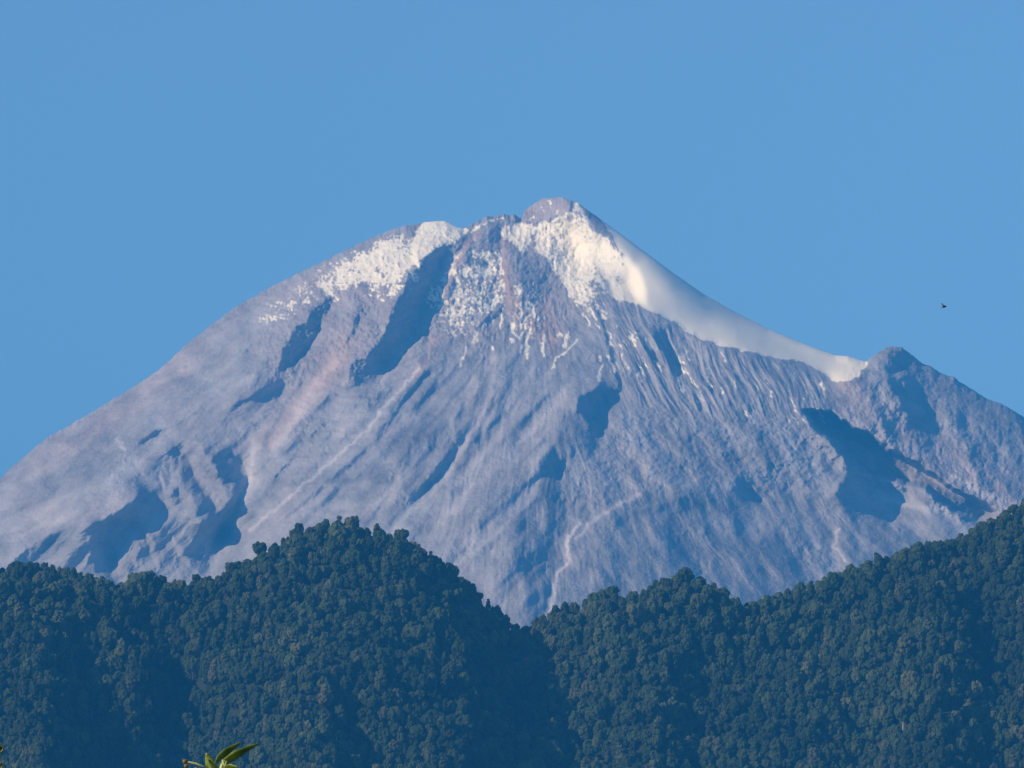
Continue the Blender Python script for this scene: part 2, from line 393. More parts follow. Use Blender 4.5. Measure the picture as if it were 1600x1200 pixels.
Rn += fbm(vd / 190, ud / 62, 3, 71, .55) * 26 * (1 - head) * (1 - glac) * smooth(950, 800, X) * smooth(20, 90, Y - np.interp(X, SKY[:, 0], SKY[:, 1]))
Rn += fbm((X * .8 - Y * .6) / 60, (X * .6 + Y * .8) / 170, 3, 72, .55) * 20 * (1 - glac) * smooth(850, 1000, X) * smooth(620, 720, Y)
tb = np.arctan2(X + wx * .35 - 800, Y + wy * .35 - 230)      # sharp runnels down the fall line
Rn += (ridged(tb * 70, rr / 60, 3, 90, .6) * .8 * smooth(-.25, .5, fbm(X / 60, Y / 60, 2, 98)) + ridged(tb * 34 + 2, rr / 110, 3, 95, .6) * 2.2 * smooth(-.3, .4, fbm(X / 110, Y / 90, 2, 99))) * (1 - glac) * smooth(120, 300, rr) * (1 - .65 * smooth(900, 1000, X))

G = np.zeros(mf.shape)
for sg, m in D.items(): G += mf.blur(m, sg)
hq = Y - np.interp(X, SKY[:, 0], SKY[:, 1])                 # the glacier rolls over from lit to unlit towards the crest
gband = np.clip(mf.blur(mf.poly([(905,440),(890,345),(925,335),(1000,370),(1352,535),(1353,572),(1341,590),(1311,597),(1285,582),(1200,556),(1125,541),(1069,517),(1042,498),(990,473),(975,430)]), 5), 0, 1)
gq = hq / np.interp(X, [900, 960, 1050, 1150, 1250, 1350], [90, 88, 76, 58, 34, 26])
glo = smooth(1060, 1140, X)
lit = smooth(14, 46, hq) * (1 - glo) * 2.1 + smooth(.22, .6, gq) * glo * 3.2
G = G * 1.1 + gband * (lit - 1.5 * (1 - smooth(.10, .34, gq)) * (1 - smooth(1120, 1240, X))) * (1 - smooth(1290, 1360, X) * .3)
hd = np.clip(mf.blur(mf.poly([(815,345),(822,322),(850,300),(893,300),(888,335),(850,345)]), 3), 0, 1)
G += hd * 1.5
G = G - mf.blur(G, 300) * .2
Rd = mf.relief(G * ex, G * ey, 3600)
trough = np.clip(mf.blur(mf.poly([(1255,640),(1300,646),(1319,660),(1337,671),(1360,682),(1390,706),(1420,718),(1450,737),(1487,763),(1525,782),(1556,800),(1530,812),(1487,795),(1461,777),(1448,758),(1400,750),(1347,736),(1324,720),(1307,697),(1292,682),(1275,667)]), 2.2), 0, 1)
Rd = Rd + 13 * mf.line([(262,705),(282,740),(296,775),(308,800)], 20, 24) + 14 * mf.line([(318,712),(338,745),(356,775)], 18, 20)   # two bluffs at the lower left
Rd = Rd - trough * 85 + 20 * mf.line([(1290,690),(1326,722),(1397,753),(1450,765),(1500,800)], 20)
R = (Rd + Rn) * 2.2
# the light falls flatter next to the outline: relief fades to nothing there (it cannot push past the crest)

# base: a steep head on wide skirts, turning away at the flanks
COLS = np.arange(-330, 1930, 1.15)
SKYC = np.interp(COLS, SKY[:, 0], SKY[:, 1])
SKYC = SKYC + (fbm(COLS / 9, COLS * 0, 4, 91) * 1.9 + fbm(COLS / 5, COLS * 0 + 3, 3, 93) * 2.2 * smooth(722, 735, COLS) * (1 - smooth(890, 905, COLS)) + np.maximum(0, fbm(COLS / 14, COLS * 0 + 7, 3, 96)) * -3 * (1 - smooth(300, 420, COLS))) * (1 - smooth(905, 960, COLS) * (1 - smooth(1340, 1360, COLS))) * (1 - .7 * smooth(640, 655, COLS) * (1 - smooth(705, 725, COLS)))
NV = 600
t = np.linspace(0, 1, NV)
t = np.concatenate([[0], [.0004, .0011], t[1:]]); NVV = len(t)
PY = SKYC[None, :] + (1010 - SKYC[None, :]) * t[:, None]
PX = np.broadcast_to(COLS[None, :], PY.shape)
def gsm(a, sig):
    k = np.arange(-int(3 * sig), int(3 * sig) + 1); w = np.exp(-.5 * (k / sig) ** 2); w /= w.sum()
    e = len(k) // 2
    pl = a[0] + (a[0] - a[1]) * np.arange(e, 0, -1); pr = a[-1] + (a[-1] - a[-2]) * np.arange(1, e + 1)
    return np.convolve(np.concatenate([pl, a, pr]), w, 'valid')
SK1 = gsm(SKYC, 10); SK2 = gsm(SKYC, 42); SK3 = gsm(SKYC, 105)
def base_off(px, py):
    hp = np.maximum(py - SKYC[None, :], 0)
    h = hp
    h1 = np.maximum(py - SK1, 0); h2 = np.maximum(py - SK2, 0); h3 = np.maximum(py - SK3, 0)
    a = smooth(2, 16, hp); h = h * (1 - a) + h1 * a
    a = smooth(14, 70, hp); h = h * (1 - a) + h2 * a
    a = smooth(60, 220, hp); h = h * (1 - a) + h3 * a
    h = h * 2.2
    run = h / .78 + h * h * 0.00016
    cfl = np.interp(px, [-330, 300, 700, 800, 870, 930, 1150, 1300, 1400, 1930], [.30, .34, .25, .08, .08, .30, .36, .22, .22, .30])
    ax = np.abs(px - 830) * 2.2
    hb = np.minimum(run, 420 + .25 * np.maximum(run - 420, 0))
    return -np.sqrt(run ** 2 + 2 * cfl * ax * hb)
Rs = mf.sample(R, PX, PY)
hh = (PY - SKYC[None, :])
Yd = 16000 + base_off(PX, PY) - Rs
front = at(PX, PY, Yd)
# skirts below the wooded hills, down to the plain
ext = np.linspace(1, 0, 14)[1:]
bot = front[-1]
sk = []
for q in ext:
    p = bot.copy(); p[:, 2] = bot[:, 2] * q - (1 - q) * 1.7; p[:, 1] = bot[:, 1] - (1 - q) * 2600; sk.append(p)
sk = np.stack(sk)
bk = []
top = front[0]
for q in np.linspace(0, 1, 26)[1:]:
    p = top.copy(); p[:, 2] = top[:, 2] * (1 - q) - q * 1.7; p[:, 1] = top[:, 1] + q * top[:, 2] / .62; bk.append(p)
bk = np.stack(bk[::-1])
V = np.concatenate([bk, front, sk]); nr, nc = V.shape[:2]
me = fast_mesh("mountain", V.reshape(-1, 3), grid_quads(nr, nc))
# --- what the ground is made of, vertex by vertex
px, py = PX, PY
S = np.zeros(mf.shape)
def snow(v, pts, sig=3):
    global S
    S = np.maximum(S, v * np.clip(mf.blur(mf.poly(pts), sig), 0, 1))
def snowline(v, pts, w, w2=None):
    global S
    S = np.maximum(S, v * mf.line(pts, w, w2))
snow(1.1, [(645,378),(652,362),(662,351),(676,340),(700,338),(715,352),(731,359),(722,368),(712,378),(700,381),(690,386),(672,396),(660,408),(656,430),(642,405)], 2)
snow(.74, [(500,447),(520,425),(560,399),(600,374),(625,366),(642,372),(657,430),(632,462),(600,455),(560,447),(530,458),(505,466)], 6)
snow(.40, [(400,495),(450,455),(500,425),(560,388),(560,450),(470,490),(420,515)], 9)
snow(.50, [(560,440),(640,436),(632,468),(600,474),(570,462)], 6)
snow(.84, [(838,352),(852,345),(875,336),(892,325),(898,312),(912,316),(916,332),(927,355),(950,370),(967,385),(983,420),(994,462),(982,478),(952,462),(926,440),(917,452),(914,480),(900,476),(888,458),(875,440),(862,420),(850,402),(836,398)], 3)
snow(.55, [(890,430),(930,430),(935,470),(950,500),(930,500),(905,470)], 5)
snow(1.5, [(966,386),(930,330),(1000,370),(1352,535),(1353,572),(1341,590),(1311,597),(1285,582),(1260,567),(1225,563),(1200,556),(1181,551),(1125,541),(1097,530),(1069,517),(1059,506),(1042,498),(1012,483),(990,473),(982,430)], 1.3)
snow(.44, [(672,455),(690,440),(712,400),(745,372),(786,395),(788,470),(772,500),(735,520),(700,530),(690,505),(668,470)], 7)
snow(.72, [(743,392),(768,388),(778,402),(760,410),(746,406)], 4); snow(.70, [(710,418),(740,414),(785,424),(784,440),(745,436),(716,434)], 4)
snow(.56, [(690,455),(720,445),(785,452),(780,490),(750,488),(720,510),(700,520),(690,490)], 6)
snow(.85, [(782,354),(800,350),(820,347),(834,352),(832,375),(818,396),(806,382),(790,374)], 3)
snow(.46, [(800,440),(835,440),(850,500),(840,540),(810,520),(800,480)], 6)
for a, w in [(((802,507),(803,520),(810,528)),4), (((826,518),(823,540),(822,562)),4), (((850,520),(849,540),(850,557)),3.6), (((872,525),(875,521),(878,522)),3), (((887,520),(885,530),(882,540)),3.5),
             (((900,530),(893,542),(885,550),(870,557),(864,575)),2.2), (((831,472),(834,494)),4), (((815,480),(816,496),(812,502)),3), (((786,490),(780,515)),2.2), (((745,518),(740,535)),4),
             (((730,542),(724,558),(718,573)),3), (((769,540),(769,545)),3), (((797,528),(800,535)),4), (((937,558),(938,564)),3), (((942,572),(937,582),(935,594)),3.4), (((949,556),(955,566),(960,580)),3.2),
             (((1357,621),(1357,623)),2.6), (((815,540),(812,550)),2.5), (((912,490),(922,510)),2.5), (((925,480),(932,505),(935,515)),2.6)]:
    snowline(1.0, a, w * 1.15)
for a, w in [(((846,322),(849,328)),3), (((858,315),(862,322)),2.5), (((872,330),(868,336)),3), (((752,352),(762,346),(772,343)),3), (((778,342),(790,341)),2.5), (((738,360),(748,356)),3), (((826,345),(832,338)),2.5)]:
    snowline(.66, a, w)
for k in range(60):                                        # thin snow left in the small runnels
    x = random.uniform(940, 1290); y = 480 + (x - 930) * .30 + random.uniform(10, 90)
    L = random.uniform(8, 22)
    snowline(random.uniform(.5, .8), [(x, y), (x + L * .25, y + L * .5), (x + L * .55, y + L)], 2.0)
spk = fbm(X / 4.2, Y / 5.0, 3, 101, .6) * 1.25 + fbm(X / 16, Y / 13, 3, 105) * .7
curv = mf.blur(R, 2.0) - mf.blur(R, 7)                     # hollows keep snow, ribs lose it
spk = spk + .75 * perlin(th * 75, rr / 17, 107) * smooth(-.2, .3, fbm(X / 50, Y / 50, 2, 109)) - .34 * np.clip(curv / curv[head > .5].std(), -1.6, 1.6)
snowf = np.where(S > .12, smooth(-.05, .06, spk - (.5 - S) * 1.75), 0)
snowf = np.clip(snowf, 0, 1)

# lighter ash and scree trails, darker lava with soft shade painted into its colour
A = np.zeros(mf.shape)
def ash_shade(v, pts, w, w2=None):
    global A
    A = A + v * mf.line(pts, w, w2)
ash_shade(1.1, [(655,575),(625,610),(600,637),(573,673),(533,707),(487,747),(433,793),(390,830)], 3, 5)
ash_shade(.5, [(775,545),(770,610),(752,653),(720,703),(685,757),(640,800),(600,850)], 5, 12)
ash_shade(.5, [(835,570),(800,630),(780,680),(740,730),(700,775)], 4, 12)
ash_shade(.75, [(890,600),(850,650),(800,700),(750,745),(690,810)], 7, 18)
ash_shade(.6, [(850,700),(835,750),(790,800),(730,850)], 12, 18); ash_shade(.5, [(845,745),(820,790),(770,840),(700,890)], 4, 6)
ash_shade(.5, [(600,760),(590,800),(580,830)], 10, 14); ash_shade(.4, [(470,640),(430,700),(395,760)], 14, 18); ash_shade(.5, [(395,690),(392,740),(380,790)], 8, 10)
ash_shade(.4, [(500,440),(440,470),(400,500)], 26, 22); ash_shade(.35, [(560,395),(500,430)], 18)
ash_shade(-.4, [(600,740),(560,790)], 24); ash_shade(-.35, [(1050,850),(1150,860),(1250,880)], 45); ash_shade(-.4, [(850,770),(870,830),(840,900)], 24); ash_shade(-.3, [(480,480),(560,500)], 28)  # negative strokes: darker ground, plus soft shade painted into the albedo
ash_shade(-.35, [(900,670),(880,700)], 22); ash_shade(.35, [(1240,700),(1300,760)], 22)  # dark stroke also carries painted soft shade beside the central crest
ash_shade(.5, [(330,885),(345,858),(360,825),(385,770),(400,700)], 9, 16)
ash_shade(1.6, [(905,818),(885,845),(888,878),(868,902),(864,935),(858,960)], 4, 5)
ash_shade(.9, [(1000,772),(960,792),(925,815),(900,842)], 4, 4)
ash_shade(1.2, [(1309,828),(1303,855),(1322,878)], 2.2); ash_shade(.8, [(1345,840),(1352,858),(1362,870)], 2.0); ash_shade(.6, [(1285,800),(1309,828)], 2)
ash_shade(1.1, [(181,688),(190,696),(196,702)], 5); ash_shade(.9, [(1335,655),(1360,675),(1380,695),(1420,718)], 5, 4)
ash_shade(.8, [(1370,770),(1400,785),(1430,790),(1480,800)], 9, 10); ash_shade(.9, [(1490,745),(1530,770),(1580,785),(1620,790)], 8, 12)
ash_shade(.5, [(1450,690),(1490,720),(1560,740)], 18, 20)
ash_shade(.6, [(530,560),(500,590),(470,640),(430,700)], 14, 18); ash_shade(.5, [(250,690),(180,745),(90,790),(-40,845)], 14, 18); ash_shade(.4, [(120,800),(40,835),(-60,870)], 9, 12)
ash_shade(.4, [(640,530),(600,590),(560,650),(500,700)], 12, 16)
ash_shade(.5, [(980,660),(1010,700)], 30); ash_shade(-.5, [(990,790),(1060,785),(1150,800)], 20)  # dark stroke: lava tone with the hollow's soft shade painted in
ash_shade(-.5, [(620,700),(690,660)], 30); ash_shade(-.5, [(1100,730),(1200,700)], 30); ash_shade(-.4, [(560,440),(600,470)], 15)
P = np.zeros(mf.shape)                                     # warm, iron-stained rock
def warm(v, pts, w, w2=None):
    global P
    P = P + v * mf.line(pts, w, w2)
warm(1.2, [(745,365),(728,385),(712,412),(700,440),(688,465)], 8, 7); warm(1.1, [(788,372),(786,400),(790,440),(800,470),(820,500),(850,520)], 10, 26)
warm(.5, [(830,330),(850,322),(870,325),(882,328)], 14); warm(.8, [(850,470),(860,520),(865,550)], 24); warm(.8, [(675,530),(670,560),(650,590)], 12); warm(.6, [(540,540),(500,600),(420,690)], 30)
warm(.8, [(1320,600),(1345,580)], 14); warm(.5, [(1330,620),(1480,720),(1600,790)], 50, 70); warm(.4, [(440,460),(520,430)], 30); warm(.4, [(300,560),(200,640),(60,730)], 30)
scr = fbm(th * 60, rr / 60, 4, 120, .6)
mot = fbm(X / 40, Y / 32, 5, 130, .6)
fine = fbm(X / 4.5, Y / 4.5, 3, 140, .6)
trail = fbm(th * 22 + 3, rr / 150, 4, 123, .6)
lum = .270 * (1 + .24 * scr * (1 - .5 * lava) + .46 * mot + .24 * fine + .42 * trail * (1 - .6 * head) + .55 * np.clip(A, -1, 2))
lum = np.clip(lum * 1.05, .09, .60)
wm = np.clip(P + .30 * head + .25 * fbm(X / 70, Y / 70, 3, 150), -.3, 1.3)
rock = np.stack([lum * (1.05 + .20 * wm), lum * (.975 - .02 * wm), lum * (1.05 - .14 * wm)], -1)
snc = .80 + .06 * fbm(X / 20, Y / 20, 3, 160) + .10 * fine * (1 - glac)
snw = np.stack([snc * 1.10, snc * 1.0, snc * .84], -1)
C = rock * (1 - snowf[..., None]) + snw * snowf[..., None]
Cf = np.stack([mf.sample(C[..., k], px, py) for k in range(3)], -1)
Cb = np.broadcast_to(Cf[0], bk.shape) * .0 + np.array([.26, .25, .25]); Cs = np.broadcast_to(np.array([.10, .11, .07]), sk.shape)
Ga = mf.sample(1 - .92 * glac, px, py)
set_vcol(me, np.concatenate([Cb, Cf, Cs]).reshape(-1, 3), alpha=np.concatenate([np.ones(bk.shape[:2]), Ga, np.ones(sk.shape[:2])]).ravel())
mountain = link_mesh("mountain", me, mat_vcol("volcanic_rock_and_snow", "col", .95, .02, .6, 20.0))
tag(mountain, "steep grey volcano with snow around its broken summit", "mountain", kind="structure")
#FOREST
# ------------------------------------------------------------------ wooded hills
HD0 = 6000.0; TS = 1.30
HM = 0.825                                                  # metres per photo pixel at the crest
HSKY = np.array([(-420, 925), (-200, 905), (-80, 893), (0, 884), (35, 877), (60, 876), (100, 884), (130, 897), (170, 906), (230, 905), (300, 908), (335, 898),
    (370, 880), (400, 872), (425, 852), (445, 838), (470, 824), (500, 816), (550, 814), (575, 826), (620, 832), (650, 848), (680, 872), (710, 885), (730, 905), (742, 928),
    (765, 946), (800, 972), (820, 984), (840, 972), (865, 956), (900, 948), (930, 932), (965, 926), (1000, 925), (1030, 908), (1060, 902), (1095, 902), (1125, 915), (1145, 934),
    (1185, 936), (1210, 930), (1240, 918), (1265, 910), (1300, 900), (1340, 885), (1380, 868), (1430, 853), (1460, 846), (1500, 836), (1530, 815), (1560, 800), (1600, 780), (1750, 715), (2020, 640)], float)
hf = Field(-430, 2030, 760, 1330, 2.0)
HD = {}
def hshade(v, pts, sig=7):
    HD[sig] = HD.get(sig, 0) + v * hf.poly(pts)
hshade(-2.0, [(50,990),(90,1000),(130,1060),(140,1120),(170,1180),(200,1260),(80,1260),(60,1150),(70,1080)], 9)
hshade(-1.8, [(215,1030),(250,1040),(285,1060),(270,1120),(262,1180),(280,1260),(215,1260),(205,1150),(210,1080)], 9)
hshade(-.8, [(110,930),(180,940),(230,960),(225,1030),(180,1010),(130,980)], 9)
hshade(-1.2, [(480,1080),(530,1100),(560,1150),(570,1260),(500,1260)], 10)
hshade(-1.1, [(600,845),(655,860),(690,890),(740,930),(800,975),(815,1000),(812,1060),(800,1110),(806,1170),(790,1260),(715,1260),(735,1150),(725,1050),(700,980),(660,930),(620,900)], 4)
hshade(-1.0, [(470,850),(500,870),(480,930),(440,980),(430,930)], 9)
hshade(-1.2, [(1440,890),(1500,910),(1540,970),(1560,1060),(1540,1130),(1560,1260),(1470,1260),(1460,1140),(1480,1050),(1470,960)], 10)
hshade(-.8, [(1060,1020),(1110,1060),(1090,1150),(1080,1260),(1020,1260),(1030,1100)], 11)
hshade(-.9, [(1270,1060),(1310,1090),(1330,1150),(1340,1260),(1280,1260),(1270,1140)], 10)
hshade(-.9, [(1130,935),(1190,945),(1230,990),(1220,1010),(1160,970),(1120,960)], 7)
hshade(-.9, [(860,1080),(900,1130),(880,1260),(840,1260)], 10)
GH = np.zeros(hf.shape)
for sg, m_ in HD.items(): GH += hf.blur(m_, sg)
GH = GH * 1.9; GH -= hf.blur(GH, 260) * .3
RH = hf.relief(GH * ex, GH * ey, 1500) * HM
hx = hf.X + fbm(hf.X / 70, hf.Y / 70, 3, 201) * 20
RH += (ridged((hx + .12 * (hf.Y - 900)) / 120, hf.Y / 420, 3, 205, .5) * 13 + fbm(hf.X / 26, hf.Y / 26, 3, 210) * 4) * HM
HC = np.arange(-420, 2020, 5.0)
HS0 = np.interp(HC, HSKY[:, 0], HSKY[:, 1]) + 15
HS1 = gsm(HS0, 3); HS2 = gsm(HS0, 16)
def hill_sky(px): return np.interp(px, HC, HS0)
def hill_Y(px, py):
    hp = np.maximum(py - np.interp(px, HC, HS0), 0)
    a = smooth(6, 60, hp); h = hp * (1 - a) + np.maximum(py - np.interp(px, HC, HS1), 0) * a
    a = smooth(50, 200, hp); h = h * (1 - a) + np.maximum(py - np.interp(px, HC, HS2), 0) * a
    run = h * HM / .80
    d = HD0 - np.sqrt(run ** 2 + 60 * run)
    d = d + 60 * (smooth(0, 1, np.clip((500 - np.abs(px - 520)) / 500, 0, 1)) - .5) * smooth(0, 200, hp) * -1
    return d - hf.sample(RH, px, py) * smooth(0, 60, hp)
NH = 100
tt = np.linspace(0, 1, NH)
HPX = np.broadcast_to(HC[None, :], (NH, len(HC))); HPY = HS0[None, :] + (1300 - HS0[None, :]) * tt[:, None]
hfront = at(HPX, HPY, hill_Y(HPX, HPY))
hb, hs = [], []
for q in np.linspace(1, 0, 16)[:-1]:
    p = hfront[0].copy(); p[:, 1] += q * 720; p[:, 2] = p[:, 2] * (1 - q ** 1.3) - 1.7 * q; hb.append(p)
for q in np.linspace(0, 1, 14)[1:]:
    p = hfront[-1].copy(); p[:, 1] -= q * 680; p[:, 2] = p[:, 2] * (1 - q) - 1.7 * q; hs.append(p)
HV = np.concatenate([np.stack(hb), hfront, np.stack(hs)])
hm_, hn_, hl_, hb_ = mat_new("forest_floor")
hb_.inputs["Base Color"].default_value = (.012, .02, .008, 1); hb_.inputs["Roughness"].default_value = 1
tag(link_mesh("hills", fast_mesh("hills", HV.reshape(-1, 3), grid_quads(*HV.shape[:2])), hm_), "steep wooded hills in front of the volcano", "hills", kind="structure")

# trees -------------------------------------------------------------
lm, ln, ll, lb = mat_new("foliage")
oi = ln.new("ShaderNodeObjectInfo"); ramp = ln.new("ShaderNodeValToRGB")
for k, (p, c) in enumerate([(0.0, (.020, .036, .014)), (.45, (.030, .052, .019)), (.85, (.044, .066, .026)), (1.0, (.070, .080, .042))]):
    e = ramp.color_ramp.elements[k] if k < 2 else ramp.color_ramp.elements.new(p)
    e.position = p; e.color = (*c, 1)
tcx = ln.new("ShaderNodeTexCoord"); lnz = ln.new("ShaderNodeTexNoise"); lnz.inputs["Scale"].default_value = .45; lnz.inputs["Detail"].default_value = 3
lmx = ln.new("ShaderNodeMixRGB"); lmx.blend_type = 'MULTIPLY'; lmx.inputs[0].default_value = 1
lr2 = ln.new("ShaderNodeValToRGB"); lr2.color_ramp.elements[0].position = .3; lr2.color_ramp.elements[0].color = (.75, .78, .75, 1); lr2.color_ramp.elements[1].position = .7; lr2.color_ramp.elements[1].color = (1.3, 1.25, 1.2, 1)
ll.new(oi.outputs["Random"], ramp.inputs[0]); ll.new(tcx.outputs["Object"], lnz.inputs["Vector"]); ll.new(lnz.outputs[0], lr2.inputs[0])
lon = ln.new("ShaderNodeTexNoise"); lon.inputs["Scale"].default_value = .006; lon.inputs["Detail"].default_value = 3
lor = ln.new("ShaderNodeValToRGB"); lor.color_ramp.elements[0].position = .38; lor.color_ramp.elements[0].color = (.72, .74, .85, 1); lor.color_ramp.elements[1].position = .64; lor.color_ramp.elements[1].color = (1.40, 1.26, 1.30, 1)
lom = ln.new("ShaderNodeMixRGB"); lom.blend_type = 'MULTIPLY'; lom.inputs[0].default_value = 1
ll.new(oi.outputs["Location"], lon.inputs["Vector"]); ll.new(lon.outputs[0], lor.inputs[0]); ll.new(ramp.outputs[0], lom.inputs[1]); ll.new(lor.outputs[0], lom.inputs[2])
ll.new(lom.outputs[0], lmx.inputs[1]); ll.new(lr2.outputs[0], lmx.inputs[2]); ll.new(lmx.outputs[0], lb.inputs["Base Color"])
lb.inputs["Roughness"].default_value = .9; lb.inputs["Specular IOR Level"].default_value = .15
bkm, bkn, bkl, bkb = mat_new("bark")
bkb.inputs["Base Color"].default_value = (.17, .145, .12, 1); bkb.inputs["Roughness"].default_value = .95
plm, _, _, plb = mat_new("pale_bark")
plb.inputs["Base Color"].default_value = (.48, .45, .40, 1); plb.inputs["Roughness"].default_value = .9

_ib = bmesh.new(); bmesh.ops.create_icosphere(_ib, subdivisions=2, radius=1); _ib.verts.ensure_lookup_table()
ICO_V = np.array([v.co[:] for v in _ib.verts]); ICO_F = np.array([[v.index for v in f.verts] for f in _ib.faces]); _ib.free()

def crown_mesh(name, rnd, h0, h1, rad, shape, lobes, leaves):
    """foliage of one tree: ragged lobes with leaf clumps standing off them; shape(t) is the half width up the crown"""
    Vs, Fs, n = [], [], 0
    for k in range(lobes):
        t_ = (k + .5) / lobes if k else .5
        t_ = min(.97, max(.03, t_ + rnd.uniform(-.08, .08)))
        r_ = rad * shape(t_); an = k * 2.4 + rnd.uniform(-.6, .6)
        lr = rad * rnd.uniform(.22, .42) * (.6 + .5 * shape(t_))
        off = max(0, r_ - lr * .75) * rnd.uniform(.65, 1.1)
        c = np.array([math.cos(an) * off, math.sin(an) * off, h0 + (h1 - h0) * t_])
        d = 1 + .42 * perlin(ICO_V[:, 0] * 2.1 + k * 5, ICO_V[:, 1] * 2.1 + ICO_V[:, 2] * 2.7, k + 300)
        v = ICO_V * (lr * d)[:, None] * np.array([1, 1, 1.0 + .7 * rnd.random()]) + c
        Vs.append(v); Fs.append(ICO_F + n); n += len(v)
        m_ = leaves // lobes
        for q in range(m_):
            u = ICO_V[rnd.randrange(len(ICO_V))] + np.array([rnd.gauss(0, .25) for _ in range(3)])
            u /= np.linalg.norm(u)
            pc = c + u * lr * rnd.uniform(.95, 1.4)
            s_ = rnd.uniform(.35, .95)
            a1 = np.array([rnd.gauss(0, 1) for _ in range(3)]); a1 /= np.linalg.norm(a1)
            a2 = np.cross(a1, u + .01); a2 /= max(np.linalg.norm(a2), .1)
            Vs.append(np.array([pc - a1 * s_, pc + a2 * s_ * .8, pc + a1 * s_])); Fs.append(np.array([[n, n + 1, n + 2]])); n += 3
    return fast_mesh(name, np.concatenate(Vs), np.concatenate(Fs), smooth=False)

def tube(path, radii, seg=6):
    vs, fs = [], []
    for k, (p, r) in enumerate(zip(path, radii)):
        p = Vector(p); d = (Vector(path[min(k + 1, len(path) - 1)]) - Vector(path[max(k - 1, 0)])).normalized()
        a = d.orthogonal().normalized(); b = d.cross(a)
        for j in range(seg):
            an = 2 * math.pi * j / seg; vs.append((p + a * math.cos(an) * r + b * math.sin(an) * r)[:])
    for k in range(len(path) - 1):
        for j in range(seg):
            fs.append([k * seg + j, k * seg + (j + 1) % seg, (k + 1) * seg + (j + 1) % seg, (k + 1) * seg + j])
    return vs, fs

def join(parts):
    V_, F_, n = [], [], 0
    for v, f in parts:
        V_ += list(v); F_ += [[i + n for i in q] for q in f]; n += len(v)
    return V_, F_

def trunk_mesh(name, rnd, H, h0, rad):
    parts = [tube([(0, 0, -1.5), (0, 0, 0), (rnd.uniform(-.3, .3), rnd.uniform(-.3, .3), H * .4), (rnd.uniform(-.4, .4), rnd.uniform(-.4, .4), H * .9)], [.5, .38, .26, .08])]
    for k in range(5):
        z = h0 * .7 + (H - h0) * k / 7; an = k * 2.3 + rnd.random(); L = rad * .7
        parts.append(tube([(0, 0, z), (math.cos(an) * L * .5, math.sin(an) * L * .5, z + L * .35), (math.cos(an) * L, math.sin(an) * L, z + L * .9)], [.16, .11, .04], 5))
    V_, F_ = join(parts)
    return fast_mesh(name, V_, np.array(F_))

KINDS = [  # kind name, height, crown start, radius, outline
    ("broad", 15, 4.5, 6.2, lambda t: math.sin(math.pi * (.18 + .74 * t)) ** .7, 13),
    ("oval", 18, 4.0, 4.6, lambda t: math.sin(math.pi * (.12 + .80 * t)) ** .75, 13),
    ("tall", 21, 6.0, 3.8, lambda t: (1 - .55 * t) * min(1, t * 5 + .3), 12),
    ("round", 13, 3.5, 5.2, lambda t: math.sin(math.pi * (.2 + .7 * t)) ** .6, 11),
    ("umbrella", 19, 9.0, 6.0, lambda t: .35 + .75 * t if t < .8 else .8, 11),
    ("slim", 17, 4.0, 2.9, lambda t: math.sin(math.pi * (.15 + .78 * t)) ** .8, 9),
    ("shrubby", 9, 1.0, 4.4, lambda t: math.cos(t * 1.25), 9),
    ("ragged", 17, 3.0, 5.4, lambda t: .9 - .5 * abs(t - .35), 15),
]
PROTO = []
for k, (kn, H, h0, rad, shp, nl) in enumerate(KINDS):
    rnd = random.Random(50 + k)
    PROTO.append((crown_mesh("crown", rnd, h0 + rad * .25, H - rad * .25, rad, shp, int(nl * 2.1), 700), trunk_mesh("trunk", rnd, H, h0, rad)))
    PROTO[-1][0].materials.append(lm); PROTO[-1][1].materials.append(bkm)

TREE_N = 0
def tree(px, py, kind, sc, label, group, cat="tree", dY=0, rz=None, lean=0, zs=None, pale=False, sink=0):
    global TREE_N
    rz = random.uniform(0, 6.28) if rz is None else rz
    p = at(px, py, float(hill_Y(np.array([float(px)]), np.array([float(py)]))[0]) + dY)
    e = empty("tree", (float(p[0]), float(p[1]), float(p[2]) - sink), rz); e.rotation_euler = (0, lean, rz); sc *= TS; e.scale = (sc, sc, sc * (zs or 1))
    cr_ = link_mesh("crown", PROTO[kind][0], None, e)
    tk = link_mesh("trunk", PROTO[kind][1], None, e)
    if pale:
        tk.data = tk.data.copy(); tk.data.materials[0] = plm
        tk["label"] = "long pale bare trunk"
    tag(e, label, cat, group); TREE_N += 1
    return e

